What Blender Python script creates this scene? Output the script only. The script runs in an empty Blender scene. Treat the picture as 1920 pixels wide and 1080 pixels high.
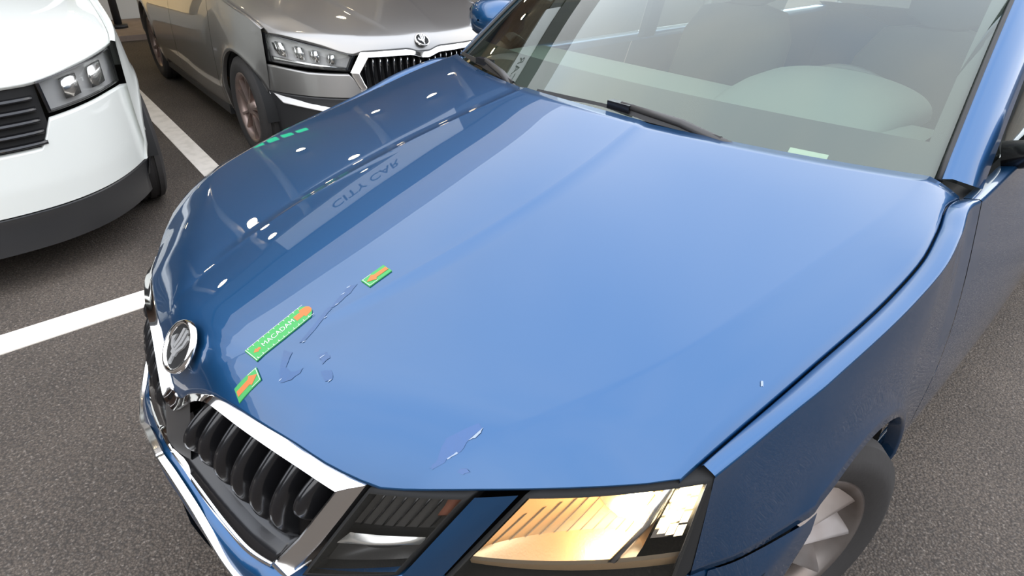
import bpy, bmesh, math, random
import numpy as np
from mathutils import Vector, Matrix
R = math.radians
random.seed(7)
sc = bpy.context.scene
COL = sc.collection

# ------------------------------------------------------------------ camera
CAM = np.array([0.987, -0.117, 1.409]); YAW, PIT, ROL, FPX = R(45.487), R(31.489), R(2.07), 1143.3
d_ = np.array([-math.sin(YAW)*math.cos(PIT), math.cos(YAW)*math.cos(PIT), -math.sin(PIT)])
r_ = np.cross(d_, [0, 0, 1.]); r_ /= np.linalg.norm(r_); u_ = np.cross(r_, d_)
cr = r_*math.cos(ROL)+u_*math.sin(ROL); cu = -r_*math.sin(ROL)+u_*math.cos(ROL)
cd = bpy.data.cameras.new('camera'); cam = bpy.data.objects.new('camera', cd); COL.objects.link(cam)
cam.matrix_world = Matrix(((cr[0], cu[0], -d_[0], CAM[0]), (cr[1], cu[1], -d_[1], CAM[1]), (cr[2], cu[2], -d_[2], CAM[2]), (0, 0, 0, 1)))
cd.sensor_width = 36; cd.lens = FPX/1920*36; cd.clip_start = .02; cd.clip_end = 300
sc.camera = cam

# ------------------------------------------------------------------ world: bright overcast
w = bpy.data.worlds.new('overcast'); sc.world = w; w.use_nodes = True
nt = w.node_tree; nt.nodes.clear()
tc = nt.nodes.new('ShaderNodeTexCoord'); nz = nt.nodes.new('ShaderNodeTexNoise'); nz.inputs['Scale'].default_value = 1.6
nz.inputs['Detail'].default_value = 3; nz.inputs['Roughness'].default_value = .5
rp = nt.nodes.new('ShaderNodeValToRGB'); rp.color_ramp.elements[0].position = .3; rp.color_ramp.elements[0].color = (.70, .77, .90, 1)
rp.color_ramp.elements[1].position = .7; rp.color_ramp.elements[1].color = (1.0, .985, .975, 1)
bg = nt.nodes.new('ShaderNodeBackground'); bg.inputs['Strength'].default_value = 3.3
wo = nt.nodes.new('ShaderNodeOutputWorld')
nt.links.new(tc.outputs['Generated'], nz.inputs['Vector']); nt.links.new(nz.outputs['Fac'], rp.inputs['Fac'])
nt.links.new(rp.outputs['Color'], bg.inputs['Color']); nt.links.new(bg.outputs['Background'], wo.inputs['Surface'])
vs = sc.view_settings; vs.view_transform = 'Standard'; vs.look = 'None'; vs.gamma = 1; vs.use_curve_mapping = False; vs.exposure = 0.0

# ------------------------------------------------------------------ materials
MT = {}
def mat(name, col=(.5, .5, .5), rough=.5, metal=0., coat=0., coat_rough=.02, spec=.5, emit=None, emit_s=0., noise=None, bump=None, coat_ior=1.5):
    if name in MT: return MT[name]
    m = bpy.data.materials.new(name); m.use_nodes = True; n = m.node_tree; b = n.nodes['Principled BSDF']
    b.inputs['Base Color'].default_value = (*col, 1); b.inputs['Roughness'].default_value = rough; b.inputs['Metallic'].default_value = metal
    b.inputs['Coat Weight'].default_value = coat; b.inputs['Coat Roughness'].default_value = coat_rough; b.inputs['Specular IOR Level'].default_value = spec; b.inputs['Coat IOR'].default_value = coat_ior
    if emit: b.inputs['Emission Color'].default_value = (*emit, 1); b.inputs['Emission Strength'].default_value = emit_s
    tcn = None
    if noise or bump:
        tcn = n.nodes.new('ShaderNodeTexCoord')
    if noise:   # (scale, colour2, lo, hi, detail)
        s, c2, lo, hi, det = noise
        t = n.nodes.new('ShaderNodeTexNoise'); t.inputs['Scale'].default_value = s; t.inputs['Detail'].default_value = det
        r = n.nodes.new('ShaderNodeValToRGB'); r.color_ramp.elements[0].position = lo; r.color_ramp.elements[1].position = hi
        r.color_ramp.elements[0].color = (*col, 1); r.color_ramp.elements[1].color = (*c2, 1)
        n.links.new(tcn.outputs['Object'], t.inputs['Vector']); n.links.new(t.outputs['Fac'], r.inputs['Fac']); n.links.new(r.outputs['Color'], b.inputs['Base Color'])
    if bump:    # (scale, strength, distance)
        t = n.nodes.new('ShaderNodeTexNoise'); t.inputs['Scale'].default_value = bump[0]; t.inputs['Detail'].default_value = 4
        bp = n.nodes.new('ShaderNodeBump'); bp.inputs['Strength'].default_value = bump[1]; bp.inputs['Distance'].default_value = bump[2]
        n.links.new(tcn.outputs['Object'], t.inputs['Vector']); n.links.new(t.outputs['Fac'], bp.inputs['Height']); n.links.new(bp.outputs['Normal'], b.inputs['Normal'])
    MT[name] = m; return m
def glassmat(name, tint=(.72, .84, .75), boost=2.0, rough=0.0, gcol=(.95, 1, .95)):
    if name in MT: return MT[name]
    m = bpy.data.materials.new(name); m.use_nodes = True; n = m.node_tree; n.nodes.clear()
    fr = n.nodes.new('ShaderNodeFresnel'); ge_ = n.nodes.new('ShaderNodeNewGeometry'); ma = n.nodes.new('ShaderNodeMath'); ma.operation = 'MULTIPLY_ADD'; ma.inputs[1].default_value = 1/1.5-1.5; ma.inputs[2].default_value = 1.5
    n.links.new(ge_.outputs['Backfacing'], ma.inputs[0]); n.links.new(ma.outputs[0], fr.inputs['IOR'])   # same pane from either side
    mu = n.nodes.new('ShaderNodeMath'); mu.operation = 'MULTIPLY'; mu.use_clamp = True; mu.inputs[1].default_value = boost
    tr = n.nodes.new('ShaderNodeBsdfTransparent'); tr.inputs['Color'].default_value = (*tint, 1)
    gl = n.nodes.new('ShaderNodeBsdfGlossy'); gl.inputs['Roughness'].default_value = rough; gl.inputs['Color'].default_value = (*gcol, 1)
    mx = n.nodes.new('ShaderNodeMixShader'); o = n.nodes.new('ShaderNodeOutputMaterial')
    n.links.new(fr.outputs[0], mu.inputs[0]); n.links.new(mu.outputs[0], mx.inputs[0]); n.links.new(tr.outputs[0], mx.inputs[1]); n.links.new(gl.outputs[0], mx.inputs[2]); n.links.new(mx.outputs[0], o.inputs[0])
    MT[name] = m; return m

PAINT_BLUE = mat('blue_metallic_paint', (.006, .070, .190), .40, .80, 1.0, .012, coat_ior=1.56)
PAINT_GREY = mat('grey_metallic_paint', (.33, .32, .305), .38, .9, 1.0, .02)
PAINT_WHITE = mat('white_paint', (.72, .74, .70), .35, 0, 1.0, .02)
CHROME = mat('chrome', (.86, .85, .83), .06, 1.0)
CHROME_SATIN = mat('satin_chrome', (.80, .79, .77), .22, 1.0)
BLACK_GLOSS = mat('black_gloss_plastic', (.008, .008, .009), .22, 0, .25, .05)
BLACK = mat('black_plastic', (.018, .018, .019), .5)
BLACK_MATT = mat('black_matt', (.006, .006, .006), .8)
GREY_DARK = mat('dark_grey_plastic', (.045, .043, .042), .42)
RUBBER = mat('tyre_rubber', (.028, .026, .025), .72, bump=(60, .25, .004))
RIM = mat('silver_alloy', (.27, .245, .23), .42, .85, noise=(9, (.17, .135, .115), .42, .75, 3))
RIM_BRONZE = mat('brown_alloy', (.34, .26, .23), .4, .75, noise=(7, (.22, .17, .15), .4, .7, 3))  # reddish brown, mottled with a darker brown
RIM_DARK = mat('rim_barrel_dark', (.06, .045, .04), .55, .3)
GLASS = glassmat('windscreen_glass')
GLASS_DARK = glassmat('tinted_side_glass', (.35, .38, .36), 1.6)
LENS = glassmat('clear_lamp_lens', (.97, .97, .96), 1.0)

# ------------------------------------------------------------------ mesh helpers
def obj(name, verts, faces, m, parent=None, smooth=True, label=None, loc=None):
    me = bpy.data.meshes.new(name); me.from_pydata([tuple(map(float, v)) for v in verts], [], faces); me.update()
    if m: me.materials.append(m)
    if smooth:
        me.polygons.foreach_set('use_smooth', [True]*len(me.polygons))
    o = bpy.data.objects.new(name, me); COL.objects.link(o)
    if parent: o.parent = parent
    if label: o['label'] = label
    if loc: o.location = loc
    return o
def thing(name, label, cat, loc=(0, 0, 0), rz=0, group=None):
    o = bpy.data.objects.new(name, None); COL.objects.link(o); o.location = loc; o.rotation_euler = (0, 0, rz); o.empty_display_size = .2
    o['label'] = label; o['category'] = cat
    if group: o['group'] = group
    return o
def tag(o, label, cat, group=None):
    o['label'] = label; o['category'] = cat
    if group: o['group'] = group
    return o
def structure(o, label=None):
    o['kind'] = 'structure'
    if label: o['label'] = label
    return o
class MB:
    def __init__(s): s.v = []; s.f = []
    def add(s, v, f):
        n = len(s.v); s.v += [tuple(map(float, a)) for a in v]; s.f += [tuple(i+n for i in q) for q in f]; return s
    def grid(s, P, flip=False, closeu=False):
        nu, nv = len(P), len(P[0]); v = [P[i][j] for i in range(nu) for j in range(nv)]; f = []
        for i in range(nu if closeu else nu-1):
            for j in range(nv-1):
                a, b, c, d = i*nv+j, ((i+1) % nu)*nv+j, ((i+1) % nu)*nv+j+1, i*nv+j+1
                f.append((a, d, c, b) if flip else (a, b, c, d))
        return s.add(v, f)
    def box(s, lo, hi):
        x0, y0, z0 = lo; x1, y1, z1 = hi
        return s.add([(x0, y0, z0), (x1, y0, z0), (x1, y1, z0), (x0, y1, z0), (x0, y0, z1), (x1, y0, z1), (x1, y1, z1), (x0, y1, z1)],
                     [(0, 3, 2, 1), (4, 5, 6, 7), (0, 1, 5, 4), (1, 2, 6, 5), (2, 3, 7, 6), (3, 0, 4, 7)])
    def tube(s, pts, r, n=8, caps=True):
        pts = [Vector(p) for p in pts]; rings = []
        for i, p in enumerate(pts):
            t = (pts[min(i+1, len(pts)-1)]-pts[max(i-1, 0)]).normalized()
            up = Vector((0, 0, 1)) if abs(t.z) < .9 else Vector((1, 0, 0))
            a = t.cross(up).normalized(); b = a.cross(t); rr = r[i] if isinstance(r, (list, tuple)) else r
            rings.append([p+a*math.cos(2*math.pi*k/n)*rr+b*math.sin(2*math.pi*k/n)*rr for k in range(n)])
        base = len(s.v); s.v += [tuple(q) for g in rings for q in g]
        for i in range(len(pts)-1):
            for k in range(n):
                s.f.append((base+i*n+k, base+i*n+(k+1) % n, base+(i+1)*n+(k+1) % n, base+(i+1)*n+k))
        if caps:
            s.f.append(tuple(base+k for k in range(n))[::-1]); s.f.append(tuple(base+(len(pts)-1)*n+k for k in range(n)))
        return s
    def prism(s, poly, off):      # poly: 3-D points (planar-ish), extruded by vector off
        n = len(poly); off = np.array(off); a = [np.array(p, float) for p in poly]
        return s.add(a+[p+off for p in a], [tuple(range(n))[::-1], tuple(range(n, 2*n))]+[(i, (i+1) % n, n+(i+1) % n, n+i) for i in range(n)])
    def build(s, name, m, parent=None, smooth=True, label=None):
        return obj(name, s.v, s.f, m, parent, smooth, label)
def sharp(o, ang=35):
    me = o.data; bm = bmesh.new(); bm.from_mesh(me)
    bmesh.ops.recalc_face_normals(bm, faces=bm.faces)
    for e in bm.edges:
        e.smooth = not (len(e.link_faces) == 2 and e.calc_face_angle(0) > R(ang))
    bm.to_mesh(me); bm.free(); return o
def lathe(prof, n=48):            # profile [(axial x, radius)], axis = +X
    mb = MB(); P = [[(a, r*math.cos(2*math.pi*k/n), r*math.sin(2*math.pi*k/n)) for (a, r) in prof] for k in range(n)]
    return mb.grid(P, closeu=True)
def ip(t, xs, ys): return float(np.interp(t, xs, ys))
_pc = {}
def sp(t, xs, ys):          # monotone cubic interpolation
    k = id(xs)
    if k not in _pc:
        x = np.array(xs, float); y = np.array(ys, float); h = np.diff(x); dl = np.diff(y)/h; m = np.zeros(len(x)); m[0], m[-1] = dl[0], dl[-1]
        for i in range(1, len(x)-1):
            if dl[i-1]*dl[i] > 0:
                w1 = 2*h[i]+h[i-1]; w2 = h[i]+2*h[i-1]; m[i] = (w1+w2)/(w1/dl[i-1]+w2/dl[i])
        _pc[k] = (x, y, m, xs)
    x, y, m, _ = _pc[k]
    if t <= x[0]: return float(y[0])
    if t >= x[-1]: return float(y[-1])
    i = int(np.searchsorted(x, t, 'right'))-1; h = x[i+1]-x[i]; f = (t-x[i])/h
    return float((1+2*f)*(1-f)**2*y[i]+f*(1-f)**2*h*m[i]+f*f*(3-2*f)*y[i+1]+f*f*(f-1)*h*m[i+1])
def smooth01(t): t = min(1, max(0, t)); return t*t*(3-2*t)
def text_mesh(body, size):
    c = bpy.data.curves.new('t', 'FONT'); c.body = body; c.size = size; c.align_x = 'CENTER'; c.align_y = 'CENTER'
    o = bpy.data.objects.new('t', c); COL.objects.link(o); bpy.context.view_layer.update()
    me = o.evaluated_get(bpy.context.evaluated_depsgraph_get()).to_mesh()
    v = [tuple(q.co) for q in me.vertices]; f = [tuple(q.vertices) for q in me.polygons]
    bpy.data.objects.remove(o); bpy.data.curves.remove(c); return v, f

# ------------------------------------------------------------------ car body shapes
class Shape:
    """a car's body in its own frame: x to its left, y rearward from the nose, z up"""
    def __init__(s, **k): s.__dict__.update(k)
    def yf(s, x):
        x = abs(x); return s.f0+s.f1*(math.sqrt(x*x+.0016)-.04)+s.f2*x*x+s.f3*x**3+s.f4*x**4
    f1 = f3 = 0; lift = .010; flare = 0; sidep = .85
    def face(s, x, z, dy=0): return s.yf(x)-s.fk*(s.fz-z)+dy
    def fp(s, x, z, dy=0): return (x, s.face(x, z, dy), z)
    def keys(s, y):
        return sp(y, *s.xi), sp(y, *s.xo), sp(y, *s.xe)
    def zbase(s, x, y):
        a = abs(x); xi, xo, xe = s.keys(y); zc = sp(y, *s.zc); zo = sp(y, *s.zo); ze = sp(y, *s.ze)
        zi = zc-s.di*smooth01((y+.02)/.14)
        st = s.step*smooth01((y-.12)/.25)
        if a <= xi: return zc+(zi-zc)*(a/xi)**2
        if a <= xo:
            f = (a-xi)/(xo-xi); q = smooth01((a-xi)/s.stepw)
            return zi-st*q*(1-f)+(zo-zi)*f**s.cvx
        f = min(1.3, (a-xo)/max(.01, xe-xo))
        return zo+(ze-zo)*(f*.75+.25*f*f)
    def yfront(s, x): return s.face(abs(x), sp(abs(x), *s.zF))
    def hood_z(s, x, y):
        a = abs(x); yF = s.yfront(a); zF = sp(a, *s.zF); h0 = s.zbase(a, yF); dr = max(0, h0-zF); D = s.nose0+s.nose1*dr+s.nose2*smooth01((a-.08)/.22)
        t = 1-min(1, max(0, (y-yF)/D)); return s.zbase(a, y)-dr*t**2.3
    def yrear(s, x): return s.r0+s.r2*x*x
    def xsh(s, y): return sp(y, *s.xe)+s.band*ip(y, [.45, .70], [.66, 1])
    def zsh(s, y): return ip(y, *s.zshoulder) if hasattr(s, 'zshoulder') else sp(y, *s.ze)+s.lift*smooth01((y-.46)/.2)-.004*(1-smooth01((y-.46)/.2))
    def arch(s, y, yc, rad):
        d = abs(y-yc); return s.wz+math.sqrt(rad*rad-d*d) if d < rad else None
    def xside(s, y, z):
        zs = s.zsh(y); xs = s.xsh(y); t = min(1, max(0, (zs-z)/(zs-s.zwide)))
        x = xs+(sp(y, *s.xl)-xs)*math.sin(t*math.pi/2)**s.sidep
        if z < .42: x -= .055*((.42-z)/.25)**1.6
        for yc in (s.wy, s.wy+s.wb):
            dd = math.hypot(y-yc, z-s.wz)-s.archr
            if z > s.wz-.1: x += .012*math.exp(-max(0, dd)/.028)+s.flare*math.exp(-(max(0, dd-.01)/.055)**2)
        return x

def build_hood(S, parent, m, label=None):
    cols = []
    for k in range(9): cols.append((0, k/9))
    cols += [(0, 1), (1, .0001), (1, .02), (1, .05), (1, .09)]
    for k in range(1, 14): cols.append((1, .09+(.985-.09)*k/13))
    cols += [(1, 1), (2, .06)]
    for k in range(1, 7): cols.append((2, .06+.94*k/6))
    def cx(c, y):
        xi, xo, xe = S.keys(y); a, b = ((0, xi), (xi, xo), (xo, xe))[c[0]]; return a+(b-a)*c[1]
    T = [0, .003, .008, .016, .026, .04, .058, .08]+[.08+.92*((k+1)/30) for k in range(30)]
    half = []
    for c in cols:
        y = .1
        for _ in range(30): y = .5*y+.5*S.yfront(cx(c, y))
        yF = y; y = 1.1
        for _ in range(30): y = .5*y+.5*S.yrear(cx(c, y))
        yR = y; L = []
        for t in T:
            yy = yF+(yR-yF)*t; x = cx(c, yy); z = S.hood_z(x, yy) if t > 0 else sp(x, *S.zF); L.append((x, yy, z))
        x, yy, z = L[0]; L = [(x, yy+.012, z-.012), (x, yy+.003, z-.004)]+L
        x, yy, z = L[-1]; L += [(x, yy+.004, z-.003), (x, yy-.002, z-.016)]
        half.append(L)
    e = half[-1]; half += [[(x+.002, y, z-.004) for x, y, z in e], [(x-.002, y, z-.02) for x, y, z in e]]
    full = [[(-x, y, z) for x, y, z in L] for L in half[:0:-1]]+half
    return MB().grid(full).build('hood', m, parent, label=label)

def side_patch(S, y0, y1, zlow, sgn, ztop=None, ny=40, nz=16, band=True):
    P = []
    for i in range(ny+1):
        y = y0+(y1-y0)*i/ny; L = []; zs = S.zsh(y); zt = ztop(y) if ztop else zs; zl = zlow(y)
        if band:
            xe = sp(y, *S.xe)+.005; ze = sp(y, *S.ze)
            L += [(xe-.004, y, ze-.03), (xe-.001, y, ze-.006), (xe+.003, y, ze), (S.xsh(y)-.004, y, zs-.0005), (S.xsh(y)+.001, y, zs-.003)]
        for k in range(nz+1):
            f = (k/nz)**1.15; z = (zt-.008 if band else zt)+(zl-(zt-.008 if band else zt))*f; L.append((S.xside(y, z), y, z))
        x, yy, z = L[-1]; L += [(x-.006, yy, z-.004), (x-.03, yy, z-.002)]
        P.append([(sgn*a, b, c) for a, b, c in L])
    return P

def wheel_mesh(parent, name, style, loc, rz, rr, rt, wdt, spokes):
    """style 'blade' (many flat blades) or 'twin' (twin spokes)"""
    h = wdt/2
    wh = lathe([(h*.80, rr+.004), (h*.86, rr+.006), (h*.88, rr-.002), (h*.84, rr-.014), (h*.55, rr-.024), (-h*.7, rr-.03), (-h*.8, rr+.002)], 64).build(name, style[1], parent)
    wh.location = loc; wh.rotation_euler = (0, 0, rz)
    prof = [(-h*.8, rr-.004), (-h*.95, rr+.02), (-h, (rr+rt)/2), (-h*.93, rt-.03), (-h*.8, rt-.008)]
    for gk in (-.5, 0, .5):
        prof += [(h*(gk-.09)*.95, rt), (h*(gk-.07)*.95, rt-.009), (h*(gk+.07)*.95, rt-.009), (h*(gk+.09)*.95, rt)]
    prof += [(h*.8, rt-.008), (h*.93, rt-.03), (h, (rr+rt)/2), (h*.97, (rr+rt)/2-.012), (h*.95, rr+.018), (h*.8, rr-.004)]
    sharp(lathe(prof, 64).build('tyre', RUBBER, wh), 40)
    lathe([(h*.1, 0), (h*.1, rr-.03), (-h*.7, rr-.03)], 40).build('rim_barrel', RIM_DARK, wh)
    lathe([(h*.80, 0.0), (h*.80, .028), (h*.74, .036), (h*.60, .062), (h*.3, .075), (h*.1, .06)], 32).build('hub', style[1], wh)
    n = spokes
    for k in range(n):
        a = 2*math.pi*k/n; mb = MB()
        if style[0] == 'blade':
            secs = []
            for r, w0, w1, xa, xb in ((.045, -.16, .22, h*.50, h*.72), (.09, -.07, .20, h*.42, h*.74), (.15, -.045, .21, h*.34, h*.80), (rr-.016, -.04, .23, h*.30, h*.85)):
                A = a+w0; B = a+w1; Mm = a+w0+(w1-w0)*.12
                secs.append([(xa-.03, r*math.cos(A), r*math.sin(A)), (xb, r*math.cos(A), r*math.sin(A)), (xb-.003, r*math.cos(Mm), r*math.sin(Mm)), (xa, r*math.cos(B), r*math.sin(B)), (xa-.03, r*math.cos(B), r*math.sin(B))])
            mb.grid(secs); sharp(mb.build('spoke', style[1], wh), 25)
        else:
            for s_ in (-1, 1):
                secs = []
                for r, off, wd in ((.04, .10, .22), (.09, .17, .13), (rr-.016, .24, .07)):
                    A = a+s_*off-wd/2; B = a+s_*off+wd/2; x1 = h*.70+(r/rr)*h*.08
                    secs.append([(x1-.03, r*math.cos(A), r*math.sin(A)), (x1, r*math.cos(A), r*math.sin(A)), (x1, r*math.cos(B), r*math.sin(B)), (x1-.03, r*math.cos(B), r*math.sin(B))])
                mb.grid(secs)
            sharp(mb.build('spoke', style[1], wh), 25)
    return wh

def fine_pl(pl, k=5):        # Catmull-Rom through a polyline
    p = [np.array(q, float) for q in pl]; o = []
    for i in range(len(p)-1):
        a, b_, c, d = p[max(i-1, 0)], p[i], p[i+1], p[min(i+2, len(p)-1)]
        for j in range(k):
            t = j/k; q = .5*(2*b_+(c-a)*t+(2*a-5*b_+4*c-d)*t*t+(3*b_-a-3*c+d)*t**3); o.append((q[0], q[1]))
    return o+[tuple(p[-1])]
def strip(S, A, B, d0, d1, ridge=0.0, back=.03, sgn=1, fine=True):
    """raised band on the nose between two (x, z) polylines of the same length"""
    P = []
    if len(A) > 4 and fine: A, B = fine_pl(A), fine_pl(B)
    for (ax, az), (bx, bz) in zip(A, B):
        mx, mz = (ax+bx)/2, (az+bz)/2
        row = [S.fp(ax, az, back), S.fp(ax, az, d0), S.fp(ax+(bx-ax)*.12, az+(bz-az)*.12, d0-.003), S.fp(mx, mz, (d0+d1)/2-ridge), S.fp(bx-(bx-ax)*.12, bz-(bz-az)*.12, d1-.003), S.fp(bx, bz, d1), S.fp(bx, bz, back)]
        P.append([(sgn*x, y, z) for x, y, z in row])
    mb = MB().grid(P)
    n = len(P); m = len(P[0]); mb.f.append(tuple(range(m))); mb.f.append(tuple(range((n-1)*m, n*m))[::-1])
    return mb
def resamp(pl, n):
    p = np.array(pl, float); t = np.concatenate([[0], np.cumsum(np.hypot(*np.diff(p, axis=0).T))]); u = np.linspace(0, t[-1], n)
    return [(ip(q, t, p[:, 0]), ip(q, t, p[:, 1])) for q in u]
def quadmap(c, u, v):    # c: TL,TR,BR,BL in (x,z); u across, v down
    (a, b, cc, d) = [np.array(q) for q in c]; return (1-v)*((1-u)*a+u*b)+v*((1-u)*d+u*cc)
def qpatch(S, c, dy, nu=14, nv=12, sgn=1, bow=0.0):
    P = []
    for i in range(nu+1):
        L = []
        for j in range(nv+1):
            u, v = i/nu, j/nv; x, z = quadmap(c, u, v); q = S.fp(x, z, dy-bow*math.sin(math.pi*u)*math.sin(math.pi*v)); L.append((sgn*q[0], q[1], q[2]))
        P.append(L)
    return MB().grid(P, flip=True)
def qring(S, c, ins, d_out, d_in, n=12, sgn=1, back=None):
    """frame running round a quad: from the outline (dy d_out) to an inset outline (dy d_in)"""
    def per(e):
        L = []
        for (u0, v0, u1, v1) in ((e, e, 1-e, e), (1-e, e, 1-e, 1-e), (1-e, 1-e, e, 1-e), (e, 1-e, e, e)):
            for k in range(n): t = k/n; L.append(quadmap(c, u0+(u1-u0)*t, v0+(v1-v0)*t))
        return L
    O, Iq = per(0), per(ins); P = []
    for o, i in zip(O, Iq):
        row = ([S.fp(o[0], o[1], back)] if back is not None else [])+[S.fp(o[0], o[1], d_out), S.fp(i[0], i[1], d_in)]
        P.append([(sgn*x, y, z) for x, y, z in row])
    return MB().grid(P, closeu=True)

def emblem(parent, centre, normal, up, rad, ringm, label):
    """round badge: ring, dark disc, winged arrow"""
    n = Vector(normal).normalized(); u = Vector(up); u = (u-n*u.dot(n)).normalized(); r = u.cross(n)
    M = Matrix((r, u, n)).transposed(); c = Vector(centre)
    def P(x, y, z): return tuple(c+M @ Vector((x*rad, y*rad, z*rad)))
    def rev(pr, k=40): return [[P(rr*math.cos(2*math.pi*i/k), rr*math.sin(2*math.pi*i/k), zz) for rr, zz in pr] for i in range(k)]
    ring = MB().grid(rev([(1.0, -.02), (1.0, .10), (.96, .17), (.89, .19), (.83, .15), (.81, .06)]), closeu=True).build('emblem', ringm, parent, label=label)
    MB().grid(rev([(.82, .07), (.0001, .10)]), closeu=True).build('emblem_disc', BLACK_MATT, ring)
    mb = MB()
    def pl(pts, z0=.09, z1=.17): mb.prism([P(x, y, z0) for x, y in pts], tuple(M @ Vector((0, 0, (z1-z0)*rad))))
    pl([(-.10, .70), (.05, .76), (.02, .30), (-.10, -.12), (-.22, -.05), (-.14, .30)])
    pl([(.14, .74), (.30, .69), (.24, .25), (.04, -.15), (-.05, -.12), (.10, .28)])
    pl([(.40, .62), (.54, .50), (.45, .15), (.20, -.18), (.08, -.16), (.34, .20)])
    pl([(-.60, .10), (-.34, .34), (-.38, .05), (-.22, -.05), (-.22, -.22), (-.42, -.14)])
    pl([(-.22, -.12), (.20, -.18), (.16, -.36), (-.20, -.34)])
    pl([(-.06, -.34), (.08, -.36), (.08, -.70), (-.06, -.72)])
    mb.build('emblem_wing', mat('badge_silver', (.85, .85, .84), .42, .9), ring, smooth=False)
    return ring

# ------------------------------------------------------------------ ground and bay markings
ASPH = bpy.data.materials.new('asphalt'); ASPH.use_nodes = True
n = ASPH.node_tree; b = n.nodes['Principled BSDF']; b.inputs['Roughness'].default_value = .85
tcn = n.nodes.new('ShaderNodeTexCoord')
vo = n.nodes.new('ShaderNodeTexVoronoi'); vo.inputs['Scale'].default_value = 150
big = n.nodes.new('ShaderNodeTexNoise'); big.inputs['Scale'].default_value = 1.3; big.inputs['Detail'].default_value = 5
fin = n.nodes.new('ShaderNodeTexNoise'); fin.inputs['Scale'].default_value = 110; fin.inputs['Detail'].default_value = 6
r1 = n.nodes.new('ShaderNodeValToRGB'); r1.color_ramp.elements[0].position = .0; r1.color_ramp.elements[0].color = (.150, .122, .098, 1); r1.color_ramp.elements[1].position = .75; r1.color_ramp.elements[1].color = (.058, .049, .042, 1)
r2 = n.nodes.new('ShaderNodeValToRGB'); r2.color_ramp.elements[0].position = .32; r2.color_ramp.elements[0].color = (.62, .6, .58, 1); r2.color_ramp.elements[1].position = .7; r2.color_ramp.elements[1].color = (1.1, 1.06, 1.02, 1)
r3 = n.nodes.new('ShaderNodeValToRGB'); r3.color_ramp.elements[0].position = .55; r3.color_ramp.elements[0].color = (0, 0, 0, 1); r3.color_ramp.elements[1].position = .78; r3.color_ramp.elements[1].color = (.17, .15, .13, 1)
mm = n.nodes.new('ShaderNodeMix'); mm.data_type = 'RGBA'; mm.blend_type = 'MULTIPLY'; mm.inputs['Factor'].default_value = 1
ad = n.nodes.new('ShaderNodeMix'); ad.data_type = 'RGBA'; ad.blend_type = 'ADD'; ad.inputs['Factor'].default_value = 1
for t in (vo, big, fin): n.links.new(tcn.outputs['Object'], t.inputs['Vector'])
n.links.new(vo.outputs['Distance'], r1.inputs[0]); n.links.new(big.outputs['Fac'], r2.inputs[0]); n.links.new(fin.outputs['Fac'], r3.inputs[0])
n.links.new(r1.outputs[0], mm.inputs[6]); n.links.new(r2.outputs[0], mm.inputs[7]); n.links.new(mm.outputs[2], ad.inputs[6]); n.links.new(r3.outputs[0], ad.inputs[7])
n.links.new(ad.outputs[2], b.inputs['Base Color'])
bp = n.nodes.new('ShaderNodeBump'); bp.inputs['Strength'].default_value = .6; bp.inputs['Distance'].default_value = .006
n.links.new(vo.outputs['Distance'], bp.inputs['Height']); n.links.new(bp.outputs[0], b.inputs['Normal'])
structure(obj('floor', [(-60, -60, 0), (60, -60, 0), (60, 60, 0), (-60, 60, 0)], [(0, 1, 2, 3)], ASPH, smooth=False), 'dark brownish asphalt of the car park')
LINE = mat('road_paint', (.86, .79, .70), .7, noise=(14, (.72, .66, .57), .45, .72, 6), bump=(120, .4, .003))
GA = R(84.515); GX = np.array([math.cos(GA), math.sin(GA)]); GY = np.array([-math.sin(GA), math.cos(GA)])   # axes of the parked cars
def bar_on_ground(name, p, q, wdt, label, cat, z=.004, group=None):
    p = np.array(p); q = np.array(q); t = (q-p)/np.linalg.norm(q-p); nn = np.array([-t[1], t[0]])*wdt/2
    c = [p-nn, q-nn, q+nn, p+nn]
    o = MB().prism([(a[0], a[1], .0005) for a in c], (0, 0, z)).build(name, LINE, smooth=False)
    return tag(o, label, cat, group)
bar_on_ground('parking_line', (-1.40, .905), (-6.6, 1.36), .125, 'white painted bay line between the grey car and the white car', 'road marking')
bar_on_ground('parking_line', (-1.583, -8), (-1.583, .84), .138, 'white painted line across the mouth of the bays, running past the blue car', 'road marking')

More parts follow.
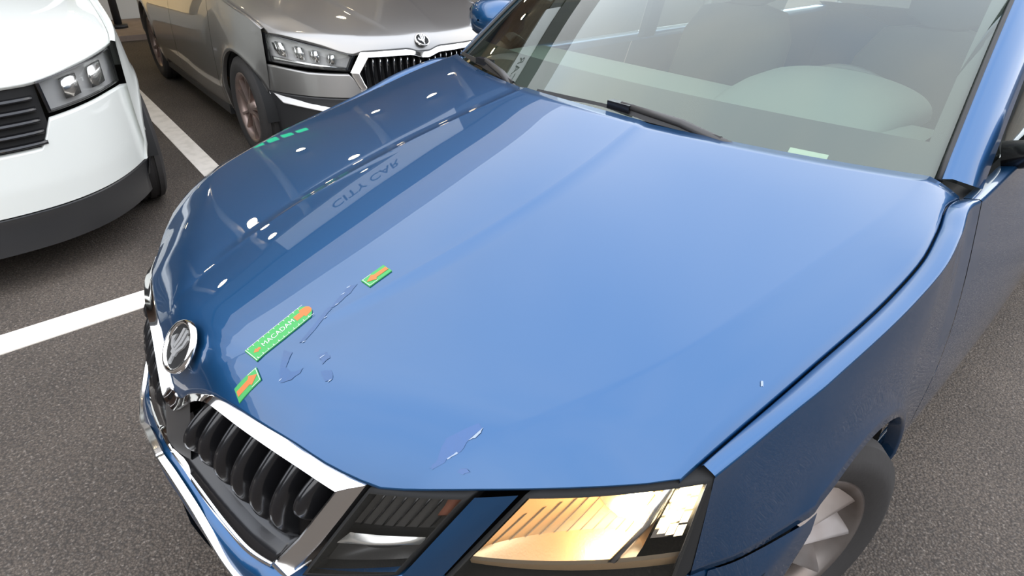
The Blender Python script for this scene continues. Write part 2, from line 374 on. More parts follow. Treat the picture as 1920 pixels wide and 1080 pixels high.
# ================================================================== BLUE CAR
B = Shape(f0=.045, f1=.155, f2=.04, f3=.25, f4=.43, fk=.22, fz=.73,
          xi=([.0, .06, .125, .25, .4, .55, .7, .85, 1.06], [.085, .10, .13, .17, .198, .212, .215, .208, .185]),
          xo=([.0, .17, .254, .312, .381, .459, .516, .595, .836, 1.124, 1.27], [.43, .49, .529, .56, .593, .621, .639, .658, .693, .728, .735]),
          xe=([.0, .45, .7, .95, 1.05, 1.15, 1.24, 1.32, 4.6], [.72, .753, .779, .805, .81, .80, .785, .79, .74]),
          zc=([0, .03, .1, .2, .3, .5, .7, .9, 1.05, 1.3], [.745, .762, .789, .819, .847, .896, .942, .987, 1.022, 1.07]),
          zo=([.0, .10, .18, .254, .381, .516, .595, .836, 1.124, 1.27], [.742, .768, .789, .808, .838, .864, .878, .918, .970, .995]),
          ze=([.0, .45, .7, .95, 1.15, 1.25, 1.32, 4.6], [.72, .790, .834, .887, .945, .965, .96, .97]),
          zF=([0, .021, .046, .067, .111, .14, .216, .302, .376, .437, .450, .505, .553, .602, .676, .742, .77], [.668, .675, .696, .710, .731, .738, .742, .742, .731, .725, .724, .740, .755, .767, .778, .784, .791]),
          di=.0065, step=.0045, stepw=.022, cvx=1.45, nose0=.035, nose1=.55, nose2=.085, r0=1.045, r2=.42, band=.038, lift=.006, flare=.003, sidep=1.0,
          wy=.86, wz=.31, wb=2.686, archr=.35, zwide=.52,
          xl=([.40, .47, .55, .65, .75, .88, 1.1, 1.3, 2.2, 3.3, 4.1, 4.5, 4.65], [.765, .787, .826, .852, .866, .868, .875, .885, .905, .9, .87, .80, .70]))
car = thing('car', 'metallic blue car with a lit headlamp filling most of the picture', 'car')
build_hood(B, car, PAINT_BLUE)

# fenders, bumper
def zl_fender(y):
    if y < .70: return ip(y, [.45, .70], [.575, .612])
    a = B.arch(y, B.wy, B.archr); return max(.20, a) if a else .20
def zl_front(y): return zl_fender(y)
for s in (-1, 1):
    P = side_patch(B, .472, 1.30, zl_fender, s, ny=64)
    MB().grid(P, flip=(s < 0)).build('fender', PAINT_BLUE, car)
def bumper_mesh(S, zb, xmax=.78, yend=.52, prot=.035, lowz=.17):
    A = np.linspace(0, 1, 40).tolist()+[1.03, 1.07, 1.12, 1.2, 1.3]; half = []
    for a in A:
        xw = min(a, 1)*xmax; zt = zb(xw) if a <= 1 else zb(xmax); L = []
        wgt = ip(xw, [0, .30, .45, .8], [1, 1, .35, .3])
        zs = [zt, zt-.006]+[zt-.012+(lowz-zt+.012)*k/14 for k in range(15)]
        for i, z in enumerate(zs):
            pr = -prot*wgt*ip(zt-z, [0, .012, .028, .055, .11, .20, .35], [0, .75, 1, .85, .0, -1.0, -1.9]) if i else .02
            if a <= 1: L.append((xw, S.face(xw, max(z, .42), pr), z))
            else:
                f = (a-1)/.3; y = S.face(xmax, max(z, .42))*(1-f)+yend*f; xx = S.xside(max(y, .47), z)*f**.7+xmax*(1-f**.7); L.append((xx, y+pr*(1-f), z))
        half.append(L)
    full = [[(-x, y, z) for x, y, z in L] for L in half[:0:-1]]+half
    return MB().grid(full, flip=True)
def zbB(x): return ip(x, [0, .057, .10, .19, .252, .30, .335, .349, .50, .545, .79], [.566, .558, .542, .510, .496, .500, .494, .502, .586, .583, .575])
bmp = bumper_mesh(B, zbB, yend=.53, prot=.030)
bumper = bmp.build('bumper', PAINT_BLUE, car)
for s in (-1, 1):
    qpatch(B, [(.573, .750), (.616, .762), (.546, .580), (.504, .582)], -.004, 6, 16, s, bow=.004).build('bumper_strut', PAINT_BLUE, bumper)
    P = side_patch(B, .50, .70, lambda y: ip(y, [.50, .56, .70], [.20, .20, .56]), s, ztop=lambda y: ip(y, [.45, .70], [.570, .606]), ny=20, nz=10, band=False)
    MB().grid(P, flip=(s < 0)).build('bumper_corner', PAINT_BLUE, bumper)
P = [[(x, B.face(x, .42, ip(z, [.235, .36], [.042, .012])-.004), z) for z in (.235, .30, .36)] for x in np.linspace(-.42, .42, 15)]
MB().grid(P, flip=True).build('lower_intake', BLACK_MATT, bumper)
# black core boxes added behind the panels so that the gaps read dark
core = MB()
core.box((-.70, .56, .30), (.70, 1.20, .74)); core.build('dark_core', BLACK_MATT, car, smooth=False)
core = MB(); core.box((-.44, .24, .25), (.44, .52, .70)); core.build('dark_core_front', BLACK_MATT, car, smooth=False)
for s in (-1, 1):   # wheel housings
    lin = MB(); P = []
    for k in range(21):
        a = math.pi*k/20; P.append([(s*x, B.wy-.345*math.cos(a), .31+.345*math.sin(a)) for x in (.52, .70, .855)])
    lin.grid(P); lin.build('wheel_arch_liner', BLACK_MATT, car)
    MB().box((s*.52-.01, .50, .15), (s*.52+.01, 1.21, .67)).build('wheel_arch_liner', BLACK_MATT, car, smooth=False)

# grille: chrome surround, black slats
gback = MB()
P = [[(x, B.face(x, z, .06), z) for z in np.linspace(.50, .735, 5)] for x in np.linspace(-.42, .42, 25)]
grille = gback.grid(P, flip=False).build('grille', BLACK_MATT, car)
topA = [(.0, .672), (.021, .673), (.046, .694), (.067, .708), (.111, .729), (.14, .736), (.215, .740), (.301, .740), (.375, .728), (.438, .723)]
topB = [(.0, .657), (.030, .659), (.062, .686), (.083, .704), (.115, .724), (.150, .7325), (.219, .729), (.279, .725), (.342, .719), (.403, .706)]
botA = [(.0, .572), (.057, .564), (.101, .549), (.196, .518), (.252, .505), (.302, .509)]
botB = [(.0, .563), (.057, .555), (.098, .540), (.190, .508), (.246, .494), (.300, .500)]
for s in (-1, 1):
    sharp(strip(B, topA, topB, .000, -.012, .001, sgn=s).build('grille_chrome', CHROME, grille), 30)
    sharp(strip(B, [(.439, .724), (.408, .652), (.377, .584), (.333, .499)], [(.400, .700), (.370, .637), (.344, .581), (.302, .510)], .0, -.006, .002, sgn=s).build('grille_chrome', CHROME_SATIN, grille), 30)
    sharp(strip(B, botA, botB, -.012, -.012, .002, sgn=s).build('grille_chrome', CHROME, grille), 30)
    sharp(strip(B, [(.298, .509), (.304, .512), (.335, .500)], [(.296, .499), (.318, .492), (.330, .492)], -.008, -.008, .002, sgn=s).build('grille_chrome', CHROME_SATIN, grille), 30)
    ta = [(.0, .558), (.05, .553), (.121, .527), (.175, .496), (.218, .471), (.28, .448), (.34, .440), (.40, .446), (.47, .468)]
    strip(B, ta, [(a, b_-.004) for a, b_ in ta], -.034, -.034, .001, back=-.024, sgn=s).build('bumper_lip_line', CHROME_SATIN, bumper)  # satin strip drawn for the pale line along the bumper's lip crease
    # black lower tray in front of the slats
    strip(B, [(.0, .586), (.10, .570), (.19, .553), (.246, .541), (.310, .535)], [(.0, .571), (.10, .549), (.196, .517), (.252, .504), (.302, .509)], .012, -.010, .0, sgn=s).build('grille_tray', BLACK_GLOSS, grille)
    for k in range(7):
        x0 = .080+.0455*k; zt = ip(x0, [.06, .083, .115, .15, .28, .343, .405], [.685, .704, .722, .730, .726, .720, .706])-.003; zb = ip(x0, [0, .1, .19, .246, .31, .346, .40], [.580, .566, .548, .537, .535, .582, .69])
        secs = []
        for j in range(15):
            t = j/14; z = zb+(zt-zb)*t; bow = math.sin(math.pi*min(1, t*1.02))**.9*.050; dyf = .024-bow+.012*t; wv = .0078
            xx = x0-.012*(1-t); yy = B.face(xx, z)
            q = [(xx-wv*.6, yy+.06), (xx-wv, yy+dyf+.012), (xx-wv*.7, yy+dyf+.002), (xx-wv*.15, yy+dyf), (xx, yy+dyf+.004), (xx+wv*.15, yy+dyf), (xx+wv*.8, yy+dyf+.003), (xx+wv*1.5, yy+dyf+.016), (xx+wv*1.2, yy+.06)]
            secs.append([(s*a, b_, z) for a, b_ in q])
        MB().grid(secs, flip=(s < 0)).build('slat', BLACK_GLOSS, grille)
# centre plate under the badge
P = [[(x, B.face(x, z, -.002-.010*(1-(x/.06)**2)), z) for z in np.linspace(.574-.1*abs(x), ip(abs(x), [0, .03, .062, .09], [.660, .662, .686, .70]), 8)] for x in np.linspace(-.060, .060, 17)]
MB().grid(P, flip=True).build('grille_centre_plate', GREY_DARK, grille)
# badge on the tip of the hood
def hoodn(S, x, y, e=.004):
    zx = (S.hood_z(x+e, y)-S.hood_z(x-e, y))/(2*e); zy = (S.hood_z(x, y+e)-S.hood_z(x, y-e))/(2*e); return Vector((-zx, -zy, 1)).normalized()
ey = .072; ez = B.hood_z(0, ey)
emblem(car, (0, ey-.010, ez+.002), (0, -.80, .60), (0, .6, .8), .047, CHROME, 'round chrome badge with a winged arrow on black')

# inner lamps (dark) and outer headlamps (left one and right one lit)
SMOKE = mat('smoked_lamp_inside', (.05, .048, .046), .3, .3)
TAN = mat('lamp_reflector_satin', (.74, .52, .30), .42, .85, bump=(300, .25, .001))
LAMPBODY = mat('lamp_bezel', (.34, .27, .19), .35, .6)
BULB = mat('lit_bulb', (1, .9, .7), .5, emit=(1.0, .72, .36), emit_s=60)
LED = mat('lit_lamp_strip', (1, .95, .8), .5, emit=(1.0, .78, .42), emit_s=2.6)
AMBER = mat('amber_reflector', (.13, .045, .025), .3)
IL = [(.444, .7205), (.567, .750), (.498, .582), (.349, .502)]
OL = [(.621, .762), (.782, .782), (.786, .590), (.548, .582)]
for s in (-1, 1):
    il = qring(B, IL, .045, .0, -.001, 12, s, back=.05).build('fog_lamp', BLACK_MATT, car)
    qpatch(B, [tuple(quadmap(IL, .03, .03)), tuple(quadmap(IL, .97, .03)), tuple(quadmap(IL, .97, .97)), tuple(quadmap(IL, .03, .97))], -.002, sgn=s, bow=.004).build('lamp_lens', LENS, il)
    # inside: dark upper shelf with ribs, pale band, dark lower bowl
    q = lambda u, v: tuple(quadmap(IL, u, v))
    qpatch(B, [q(.02, .02), q(.98, .02), q(.98, .55), q(.02, .50)], .035, sgn=s).build('lamp_upper_panel', SMOKE, il)
    for k in range(7):
        u = .12+.12*k; strip(B, [q(u, .14), q(u-.0, .50)], [q(u+.012, .14), q(u+.012, .50)], .030, .030, .001, back=.036, sgn=s).build('lamp_rib', BLACK_GLOSS, il)
    qpatch(B, [q(.10, .555), q(.90, .60), q(.94, .70), q(.04, .685)], .022, sgn=s, bow=.01).build('lamp_reflector_band', mat('lamp_pale_reflector', (.75, .74, .70), .25, .8), il)
    qpatch(B, [q(.02, .68), q(.98, .70), q(.98, .98), q(.02, .98)], .04, sgn=s, bow=-.02).build('lamp_lower_bowl', SMOKE, il)
    strip(B, [q(.25, .05), q(.6, .045), q(.93, .05)], [q(.25, .075), q(.6, .085), q(.93, .085)], .012, .012, .002, back=.02, sgn=s).build('lamp_chrome_line', CHROME_SATIN, il)
    strip(B, [q(.80, .05), q(.93, .05)], [q(.85, .30), q(.96, .30)], .014, .014, .0, back=.03, sgn=s).build('lamp_side_reflector', AMBER, il)
    qpatch(B, [q(0, 0), q(1, 0), q(1, 1), q(0, 1)], .055, sgn=s).build('lamp_back', BLACK_MATT, il)

    ol = qring(B, OL, .035, .001, -.002, 14, s, back=.16).build('headlamp', BLACK_MATT, car)
    o = lambda u, v: tuple(quadmap(OL, u, v))
    qpatch(B, [o(.025, .025), o(.98, .025), o(.98, .98), o(.025, .98)], -.003, sgn=s, bow=.010).build('lamp_lens', LENS, ol)
    qpatch(B, [o(.0, .0), o(1, .0), o(1, 1), o(.0, 1)], .15, sgn=s).build('lamp_back', LAMPBODY, ol)
    # sculpted satin inner bezel: floor and inner side wall
    def sh(u0, v0, u1, v1, da, db, m, name, nu=12):
        P = []
        for i in range(nu+1):
            t = i/nu; x0, z0 = o(u0+(u1-u0)*t, v0); x1, z1 = o(u0+(u1-u0)*t, v1); row = []
            for j in range(7):
                f = j/6; row.append(B.fp(x0+(x1-x0)*f, z0+(z1-z0)*f, da+(db-da)*f))
            P.append([(s*a, b_, c) for a, b_, c in row])
        return MB().grid(P).build(name, m, ol)
    def dep(u, v):
        uu = (u-.62)/(.62 if u < .62 else .38); vv = (v-.5)*2; return .022+.085*max(0, 1-uu*uu)**.8*(1-.35*vv*vv)
    P = []
    for i in range(25):
        row = []
        for j in range(17):
            u, v = i/24, j/16; xx, zz = o(.03+.74*u, .03+.62*v); row.append(B.fp(xx, zz, dep(u, v)))
        P.append([(s*a, b_, c) for a, b_, c in row])
    MB().grid(P, flip=True).build('lamp_bowl', TAN, ol)
    P = []
    for i in range(25):
        u = i/24; x0, z0 = o(.03+.74*u, .65); x1, z1 = o(.03+.74*u, .71); P.append([(s*a, b_, c) for a, b_, c in [B.fp(x0+(x1-x0)*f, z0+(z1-z0)*f, dep(u, 1)*(1-f)+.014*f) for f in np.linspace(0, 1, 7)]])
    MB().grid(P, flip=True).build('lamp_shelf', TAN, ol)
    sh(.03, .71, .95, .77, .014, .018, LAMPBODY, 'lamp_shelf_lip'); sh(.03, .77, .97, .97, .018, .05, mat('lamp_lower_satin', (.30, .20, .11), .5, .0, bump=(500, .5, .001)), 'lamp_lower_shelf')
    for k in range(11):
        u = .06+.075*k; P = []
        for j in range(6):
            v = .55+.45*j/5; xx, zz = o(.03+.74*(u-.02*j/5), .03+.62*v); dd = dep(u-.02*j/5, v); P.append([(s*a, b_, c) for a, b_, c in (B.fp(xx-.0009, zz, dd+.001), B.fp(xx, zz, dd-.0035), B.fp(xx+.0009, zz, dd+.001))])
        MB().grid(P).build('lamp_rib', LAMPBODY, ol)
    cx_, cz_ = o(.56, .32); cy_ = B.face(cx_, cz_)
    P = []
    for k in range(25):
        a = 2*math.pi*k/24; P.append([(s*(cx_+q*math.cos(a)), cy_+.100-.035*(q/.045)**2+.5*q*math.cos(a), cz_+q*math.sin(a)) for q in np.linspace(.0005, .045, 7)])
    MB().grid(P).build('lamp_mirror', mat('lamp_bowl_mirror', (.95, .86, .70), .25, 1.0), ol)
    mb = MB(); mb.tube([(s*cx_, cy_+.10, cz_), (s*cx_, cy_+.06, cz_), (s*cx_, cy_+.03, cz_)], [.009, .011, .006], 12); mb.build('bulb', BULB, ol)
    # vertical stack of lit blocks at the outer end
    for k in range(4):
        for m_ in range(3):
            v0 = .075+.125*k; u0 = .80+.045*m_; qpatch(B, [o(u0, v0), o(u0+.036, v0), o(u0+.034, v0+.105), o(u0-.002, v0+.105)], .028-.006*m_, 3, 3, s, bow=.006).build('lamp_light_block', LED, ol)
    qpatch(B, [o(.775, .03), o(.95, .03), o(.95, .62), o(.77, .62)], .036, 5, 8, s).build('lamp_light_carrier', CHROME_SATIN, ol)
    strip(B, [o(.955, .05), o(.955, .5), o(.95, .95)], [o(.975, .05), o(.975, .5), o(.97, .95)], .006, .006, .001, back=.03, sgn=s).build('lamp_edge_trim', CHROME_SATIN, ol)
    strip(B, [o(.74, .05), o(.73, .4), o(.66, .72)], [o(.77, .05), o(.765, .4), o(.70, .74)], .012, .012, .002, back=.08, sgn=s).build('lamp_divider', CHROME_SATIN, ol)
    L = bpy.data.lights.new('bulb_light', 'POINT'); L.energy = .45; L.color = (1, .74, .42); L.shadow_soft_size = .012
    lo = bpy.data.objects.new('bulb_light', L); COL.objects.link(lo); lo.parent = ol; lo.location = (s*(cx_-.005), cy_+.015, cz_)

# windscreen, cowl, pillars, roof
WS = .565  # rise per metre back
def ws_pt(u, v):          # u -1..1, v 0..1
    xb = .745*u; x = xb*(1-.17*v); yb = 1.068+.42*xb*xb; zb = 1.012-.035*u*u
    return (x, yb+.86*v-.03*math.sin(math.pi*v)+(-.10*u*u)*v, zb+.86*WS*v*(1-.0*v)+.02*math.sin(math.pi*v))
P = [[ws_pt(-1+2*i/30, j/16) for j in range(17)] for i in range(31)]
ws = MB().grid(P).build('windscreen', GLASS, car)
def off(p, dz): return (p[0], p[1]+.006, p[2]-dz)
P = [[off(ws_pt(-1+2*i/40, f), .008) for f in (0, .03, .06, .09, .115)] for i in range(41)]
FRIT = mat('black_ceramic_band', (.03, .029, .03), .35)
MB().grid(P, flip=True).build('windscreen_band', FRIT, ws)
for s in (-1, 1):
    P = [[off(ws_pt(s*(1-.05*i/3), j/14), .008) for j in range(15)] for i in range(4)]
    MB().grid(P, flip=s > 0).build('windscreen_band', FRIT, ws)
P = []
for i in range(41):
    u = -1+2*i/40; x = .75*u; yr = B.yrear(x); zr = B.hood_z(x, yr)
    P.append([(x, yr-.05, zr-.05), (x, yr+.004, zr-.028), (x, yr+.03, zr-.014), (x, ws_pt(u, 0)[1]+.03, ws_pt(u, 0)[2]-.002)])
MB().grid(P, flip=True).build('cowl', BLACK_MATT, car)
TRIM = mat('black_rubber_trim', (.012, .012, .012), .45)
for s in (-1, 1):
    P = []
    for j in range(17):
        v = j/16; a = Vector(ws_pt(s, v)); P.append([tuple(a+Vector(q)) for q in ((-s*.004, 0, -.003), (s*.006, .0, .010), (s*.022, .010, .012), (s*.050, .035, .002), (s*.066, .085, -.015), (s*.05, .12, -.04))])
    pl_ = MB().grid(P, flip=(s > 0)).build('windscreen_pillar', PAINT_BLUE, car)
    mb = MB(); mb.tube([tuple(Vector(ws_pt(s, v/16))+Vector((s*.002, 0, .006))) for v in range(17)], .006, 6); mb.build('pillar_seal', TRIM, pl_)
    # scuttle corner between hood and pillar
    a = Vector(ws_pt(s, 0)); P = [[tuple(a+Vector((s*dx, dy, dz))) for dx, dz in ((-.02, -.02), (.02, -.022), (.06, -.03), (.075, -.06))] for dy in (-.09, -.03, .03, .10)]
    MB().grid(P, flip=(s > 0)).build('scuttle_corner', BLACK, car)
roofp = [[None]*9 for _ in range(13)]
for i in range(13):
    u = -1+2*i/12; t = ws_pt(u, 1)
    for j in range(9):
        f = j/8; y = t[1]+f*(4.10-t[1]); roofp[i][j] = (t[0]*(1+.02*math.sin(math.pi*f))-0*f, y, t[2]+.055*math.sin(math.pi*min(1, f*1.05)*.9)-.22*f**3)
MB().grid(roofp, flip=True).build('roof', PAINT_BLUE, car)
P = [[(roofp[i][8][0]*(1+.25*f), roofp[i][8][1]+.50*f, roofp[i][8][2]-.42*f+.08*math.sin(math.pi*f)) for f in (0, .25, .5, .75, 1)] for i in range(13)]
MB().grid(P, flip=True).build('rear_window', GLASS_DARK, car)
P = [[(x, 4.62-.25*(x/.8)**2*.6+dy, z) for dy, z in ((-.12, .99), (0, .95), (.03, .80), (.02, .6), (.04, .45), (.0, .25))] for x in np.linspace(-.80, .80, 17)]
MB().grid(P, flip=True).build('tailgate', PAINT_BLUE, car)
def zl_door(y):
    a = B.arch(y, B.wy+B.wb, B.archr); return max(.22, a) if a else .22
for s in (-1, 1):
    for nm, y0, y1 in (('front_door', 1.306, 2.40), ('rear_door', 2.406, 3.28), ('rear_quarter', 3.286, 4.62)):
        P = side_patch(B, y0, y1, zl_door, s, ny=30)
        MB().grid(P, flip=(s < 0)).build(nm, PAINT_BLUE, car)
    # side glass and pillars
    def top(y):
        f = (y-roofp[0][0][1])/(4.10-roofp[0][0][1]); f = min(1, max(0, f)); return (abs(roofp[0][0][0]), roofp[0][0][2]-.03*f**2-.20*f**4)
    for y0, y1 in ((1.50, 2.36), (2.44, 3.20), (3.26, 3.75)):
        P = []
        for i in range(9):
            y = y0+(y1-y0)*i/8; tx, tz = top(max(y, 1.95)); zt = min(tz-.01, ip(y, [1.30, 1.95], [1.0, tz])); xb = ip(y, *B.xe)+.0; P.append([(s*(xb+(tx+.05-xb)*f), y, .965+(zt-.965)*f) for f in (0, .5, 1)])
        MB().grid(P, flip=(s < 0)).build('side_window', GLASS_DARK, car)
    for y0 in (2.36, 3.20):
        tx, tz = top(y0); MB().prism([(s*(ip(y0, *B.xe)), y0, .95), (s*(ip(y0, *B.xe)), y0+.09, .95), (s*(tx+.05), y0+.09, tz), (s*(tx+.05), y0, tz)], (-s*.03, 0, 0)).build('door_pillar', BLACK_GLOSS, car, smooth=False)
    # mirror: shell, glass, arm
    mb = MB(); P = []
    for k in range(17):
        a = 2*math.pi*k/16; row = []
        for j, (dy, sc_) in enumerate(((-.075, .05), (-.07, .45), (-.045, .80), (.0, .98), (.05, 1.0), (.075, .93))):
            ca, sa = math.cos(a), math.sin(a); ex = .115*sc_*math.copysign(abs(ca)**.75, ca); ezz = .075*sc_*math.copysign(abs(sa)**.75, sa); row.append((s*(.955+ex), 1.63+dy, 1.055+ezz))
        P.append(row)
    mir = mb.grid(P, flip=(s > 0)).build('mirror', PAINT_BLUE, car)
    MB().prism([(s*(.955+.105*math.cos(2*math.pi*k/16)), 1.70, 1.055+.068*math.sin(2*math.pi*k/16)) for k in range(16)], (0, .003, 0)).build('mirror_glass', CHROME, mir, smooth=False)
    mb = MB(); mb.tube([(s*.79, 1.62, .975), (s*.86, 1.63, 1.0), (s*.92, 1.63, 1.02)], [.035, .03, .03], 8); mb.build('mirror_arm', BLACK_GLOSS, mir)

# interior: dash, instrument hood, steering wheel, seats
DASH = mat('dash_plastic', (.135, .145, .135), .6, bump=(400, .2, .001))
def dash_z(x, y):
    z = ip(y, [1.05, 1.25, 1.60, 1.66, 1.74], [.975, 1.000, 1.005, .99, .86])
    return z
P = []
for i in range(49):
    x = -.66+1.32*i/48; row = []
    for y in (1.125+.42*x*x, 1.17+.38*x*x, 1.25+.2*x*x, 1.35+.1*x*x, 1.45, 1.55, 1.62, 1.65, 1.67, 1.70, 1.71):
        row.append((x, y, dash_z(x, y) if y < 1.69 else .90))
    P.append(row)
dash = MB().grid(P, flip=True).build('dashboard', DASH, car)
P = []
for i in range(25):    # binnacle hump in front of the driver
    a = math.pi*i/24; row = []
    for y, k in ((1.32, .05), (1.42, .45), (1.52, .8), (1.62, 1), (1.74, 1.05), (1.78, 1.0)):
        row.append((.36-.235*math.cos(a)*(.8+.2*k), y, .985+.085*k*math.sin(a)**.75))
    P.append(row)
MB().grid(P).build('instrument_hood', DASH, dash)
for k in range(2):
    MB().box((-.50+.0, 1.185+.03*k, .999), (.45, 1.197+.03*k, 1.006)).build('air_vent_slot', GREY_DARK, dash, smooth=False)
c0 = Vector((.345, 1.90, .895)); ax = Vector((0, .85, .42)).normalized(); ux = Vector((1, 0, 0)); uy = ax.cross(ux)
mb = MB(); mb.tube([tuple(c0+ux*.185*math.cos(2*math.pi*k/40)+uy*.185*math.sin(2*math.pi*k/40)) for k in range(41)], .016, 10, caps=False)
swl = mb.build('steering_wheel', mat('steering_leather', (.05, .05, .05), .45), car)
for k, a in enumerate((0, math.pi, -math.pi/2)):
    mb = MB(); q = c0+ux*.18*math.cos(a)+uy*.18*math.sin(a); mb.tube([tuple(c0-ax*.02), tuple(c0*.5+q*.5-ax*.01), tuple(q)], [.035, .024, .016], 8); mb.build('steering_spoke', GREY_DARK, swl)
SEAT = mat('seat_fabric', (.06, .06, .062), .9)
for s in (-1, 1):
    P = [[(s*.37+.25*math.copysign(abs(math.cos(a))**.5, math.cos(a))*wd, y0+.07*math.copysign(abs(math.sin(a))**.6, math.sin(a)), z) for a in [2*math.pi*k/20 for k in range(20)]] for z, y0, wd in ((.50, 2.35, .95), (.75, 2.42, 1.0), (1.0, 2.50, .95), (1.10, 2.53, .72), (1.12, 2.53, .3))]
    P = [list(r) for r in zip(*P)]; st = MB().grid(P, closeu=True).build('seat', SEAT, car)
    P = [[(s*.37+.13*math.copysign(abs(math.cos(a))**.5, math.cos(a))*wd, 2.56+.045*math.copysign(abs(math.sin(a))**.6, math.sin(a)), z) for a in [2*math.pi*k/16 for k in range(16)]] for z, wd in ((1.12, .5), (1.15, 1), (1.27, 1), (1.31, .6))]
    P = [list(r) for r in zip(*P)]; MB().grid(P, closeu=True).build('headrest', SEAT, st)
MB().box((-.74, 1.25, .20), (.74, 4.5, .45)).build('cabin_floor', BLACK_MATT, car, smooth=False)
MB().box((-.70, 1.16, .45), (.70, 1.24, .93)).build('firewall', BLACK_MATT, car, smooth=False)

P = [[off(ws_pt(.655+.095*i/8, f), .004) for f in (.0, .022)] for i in range(9)]
MB().grid(P, flip=True).build('vin_plate', mat('pale_plate', (.42, .45, .38), .6), ws)
# wipers
def wiper(piv, p0, p1, nm='wiper'):
    piv, p0, p1 = Vector(piv), Vector(p0), Vector(p1); mid = p0*.5+p1*.5
    mb = MB(); n_ = 12; P = []
    for k in range(n_+1):
        t = k/n_; c = p0.lerp(p1, t); hgt = .016*(1-.5*abs(2*t-1)); wd = .011*(1-.35*abs(2*t-1))
        P.append([(c.x, c.y-wd, c.z), (c.x, c.y-wd*.3, c.z+hgt), (c.x, c.y+wd*.5, c.z+hgt*.8), (c.x, c.y+wd, c.z)])
    wp = mb.grid(P).build(nm, BLACK, car); sharp(wp, 30)
    mb = MB(); mb.tube([tuple(piv), tuple(piv.lerp(mid, .5)+Vector((0, 0, .022))), tuple(mid+Vector((0, 0, .022)))], [.013, .010, .007], 8); mb.build('wiper_arm', GREY_DARK, wp)
    mb = MB(); mb.box((mid.x-.035, mid.y-.010, mid.z+.008), (mid.x+.03, mid.y+.010, mid.z+.026)); mb.build('wiper_clip', BLACK_GLOSS, wp, smooth=False)
    mb = MB(); mb.tube([tuple(piv-Vector((0, 0, .03))), tuple(piv+Vector((0, 0, .012)))], .017, 12); mb.build('wiper_pivot', BLACK, wp)
    return wp
wiper((.43, 1.110, .990), (-.15, 1.070, 1.012), (.37, 1.105, 1.008))
wiper((-.22, 1.075, .985), (-.71, 1.275, .998), (-.27, 1.095, 1.006))

# wheels
wheel_mesh(car, 'wheel', ('blade', RIM), (.742, .86, .305), -R(22), .215, .312, .205, 10)
for x, y, z in ((-.742, .86, R(180-22)), (.755, 3.546, 0), (-.755, 3.546, R(180))):
    wheel_mesh(car, 'wheel', ('blade', RIM), (x, y, .312), z, .215, .312, .205, 10)

# ================================================================== stickers and paint damage on the hood
GREEN = mat('sticker_green', (.045, .30, .075), .55); ORANGE = mat('sticker_orange', (.55, .145, .035), .55); PRINT_WHITE = mat('sticker_white', (.50, .52, .49), .55)
def on_hood(p0, p1):
    p0 = np.array(p0); p1 = np.array(p1); L = np.linalg.norm(p1-p0); t = (p1-p0)/L; nrm = np.array([-t[1], t[0]])
    def f(a, b_, lift):
        q = p0+t*a+nrm*b_; return (q[0], q[1], B.hood_z(q[0], q[1])+lift)
    return f, L
def stuck(name, f, poly, lift, thick, m, parent=None, n=None):
    """flat polygon in sticker space laid on the curved hood, with thickness"""
    k = len(poly); cx = sum(p[0] for p in poly)/k; cy = sum(p[1] for p in poly)/k
    v = [f(a, b_, lift+thick) for a, b_ in poly]+[f(cx, cy, lift+thick)]+[f(a, b_, lift) for a, b_ in poly]
    return obj(name, v, [(i, (i+1) % k, k) for i in range(k)]+[(i, k+1+i, k+1+(i+1) % k, (i+1) % k) for i in range(k)], m, parent, smooth=False)
def plate(name, f, L, hw, m, lift=.0015, thick=.0008, tip=0.0, nx=26, ny=6):
    P = []
    for i in range(nx+1):
        row = []
        for j in range(ny+1):
            b_ = -hw+2*hw*j/ny; a = L*i/nx
            if tip: a *= 1-tip*max(0, abs(b_)-hw*.42)/(hw*.58)/L*1.0
            row.append(f(a, b_, lift+thick))
        P.append(row)
    mb = MB().grid(P); n0 = len(mb.v)
    rim = [i*(ny+1) for i in range(nx+1)]+[nx*(ny+1)+j for j in range(1, ny+1)]+[i*(ny+1)+ny for i in range(nx-1, -1, -1)]+[j for j in range(ny-1, 0, -1)]
    for r in rim: x, y, z = mb.v[r]; mb.v.append((x, y, z-thick-.0012))
    k = len(rim); mb.f += [(rim[i], rim[(i+1) % k], n0+(i+1) % k, n0+i) for i in range(k)]
    return mb.build(name, m, smooth=False)
fR, LR = on_hood((.1470, .1265), (.1345, .2415))
ruler = tag(plate('ruler_sticker', fR, LR, .0180, GREEN, tip=.010), 'long green ruler sticker with white lettering and orange arrow tip on the blue hood', 'sticker')
v, fcs = text_mesh('MACADAM', 1.0); xs = [q[0] for q in v]; sx = .060/(max(xs)-min(xs))
obj('lettering', [fR(.053+q[0]*sx, .0005+q[1]*sx*1.18, .0028) for q in v], fcs, PRINT_WHITE, ruler, smooth=False)
stuck('printed_arrow', fR, [(.086, -.0060), (.086, .0060), (.100, .0060), (.100, .0110), (.113, .0085), (.1165, .003), (.1165, -.003), (.113, -.0085), (.100, -.0110), (.100, -.0060)], .0024, .0003, ORANGE, ruler)
stuck('printed_arrow', fR, [(.006, 0), (.0125, .0055), (.0125, .0028), (.018, .0028), (.018, -.0028), (.0125, -.0028), (.0125, -.0055)], .0024, .0003, ORANGE, ruler)
mb = MB()
def pr(poly, lift=.0027): mb.add([fR(a, b_, lift) for a, b_ in poly], [tuple(range(len(poly)))])
for s in (-1, 1):
    for k in range(20):
        a0 = .004+.0054*k; pr([(a0, s*.0168), (a0+.0052, s*.0168), (a0+.0052, s*.0176), (a0, s*.0176)])
    for k in range(11):
        a0 = .004+.0098*k; pr([(a0, s*.0130), (a0+.0010, s*.0130), (a0+.0010, s*.0174), (a0, s*.0174)])
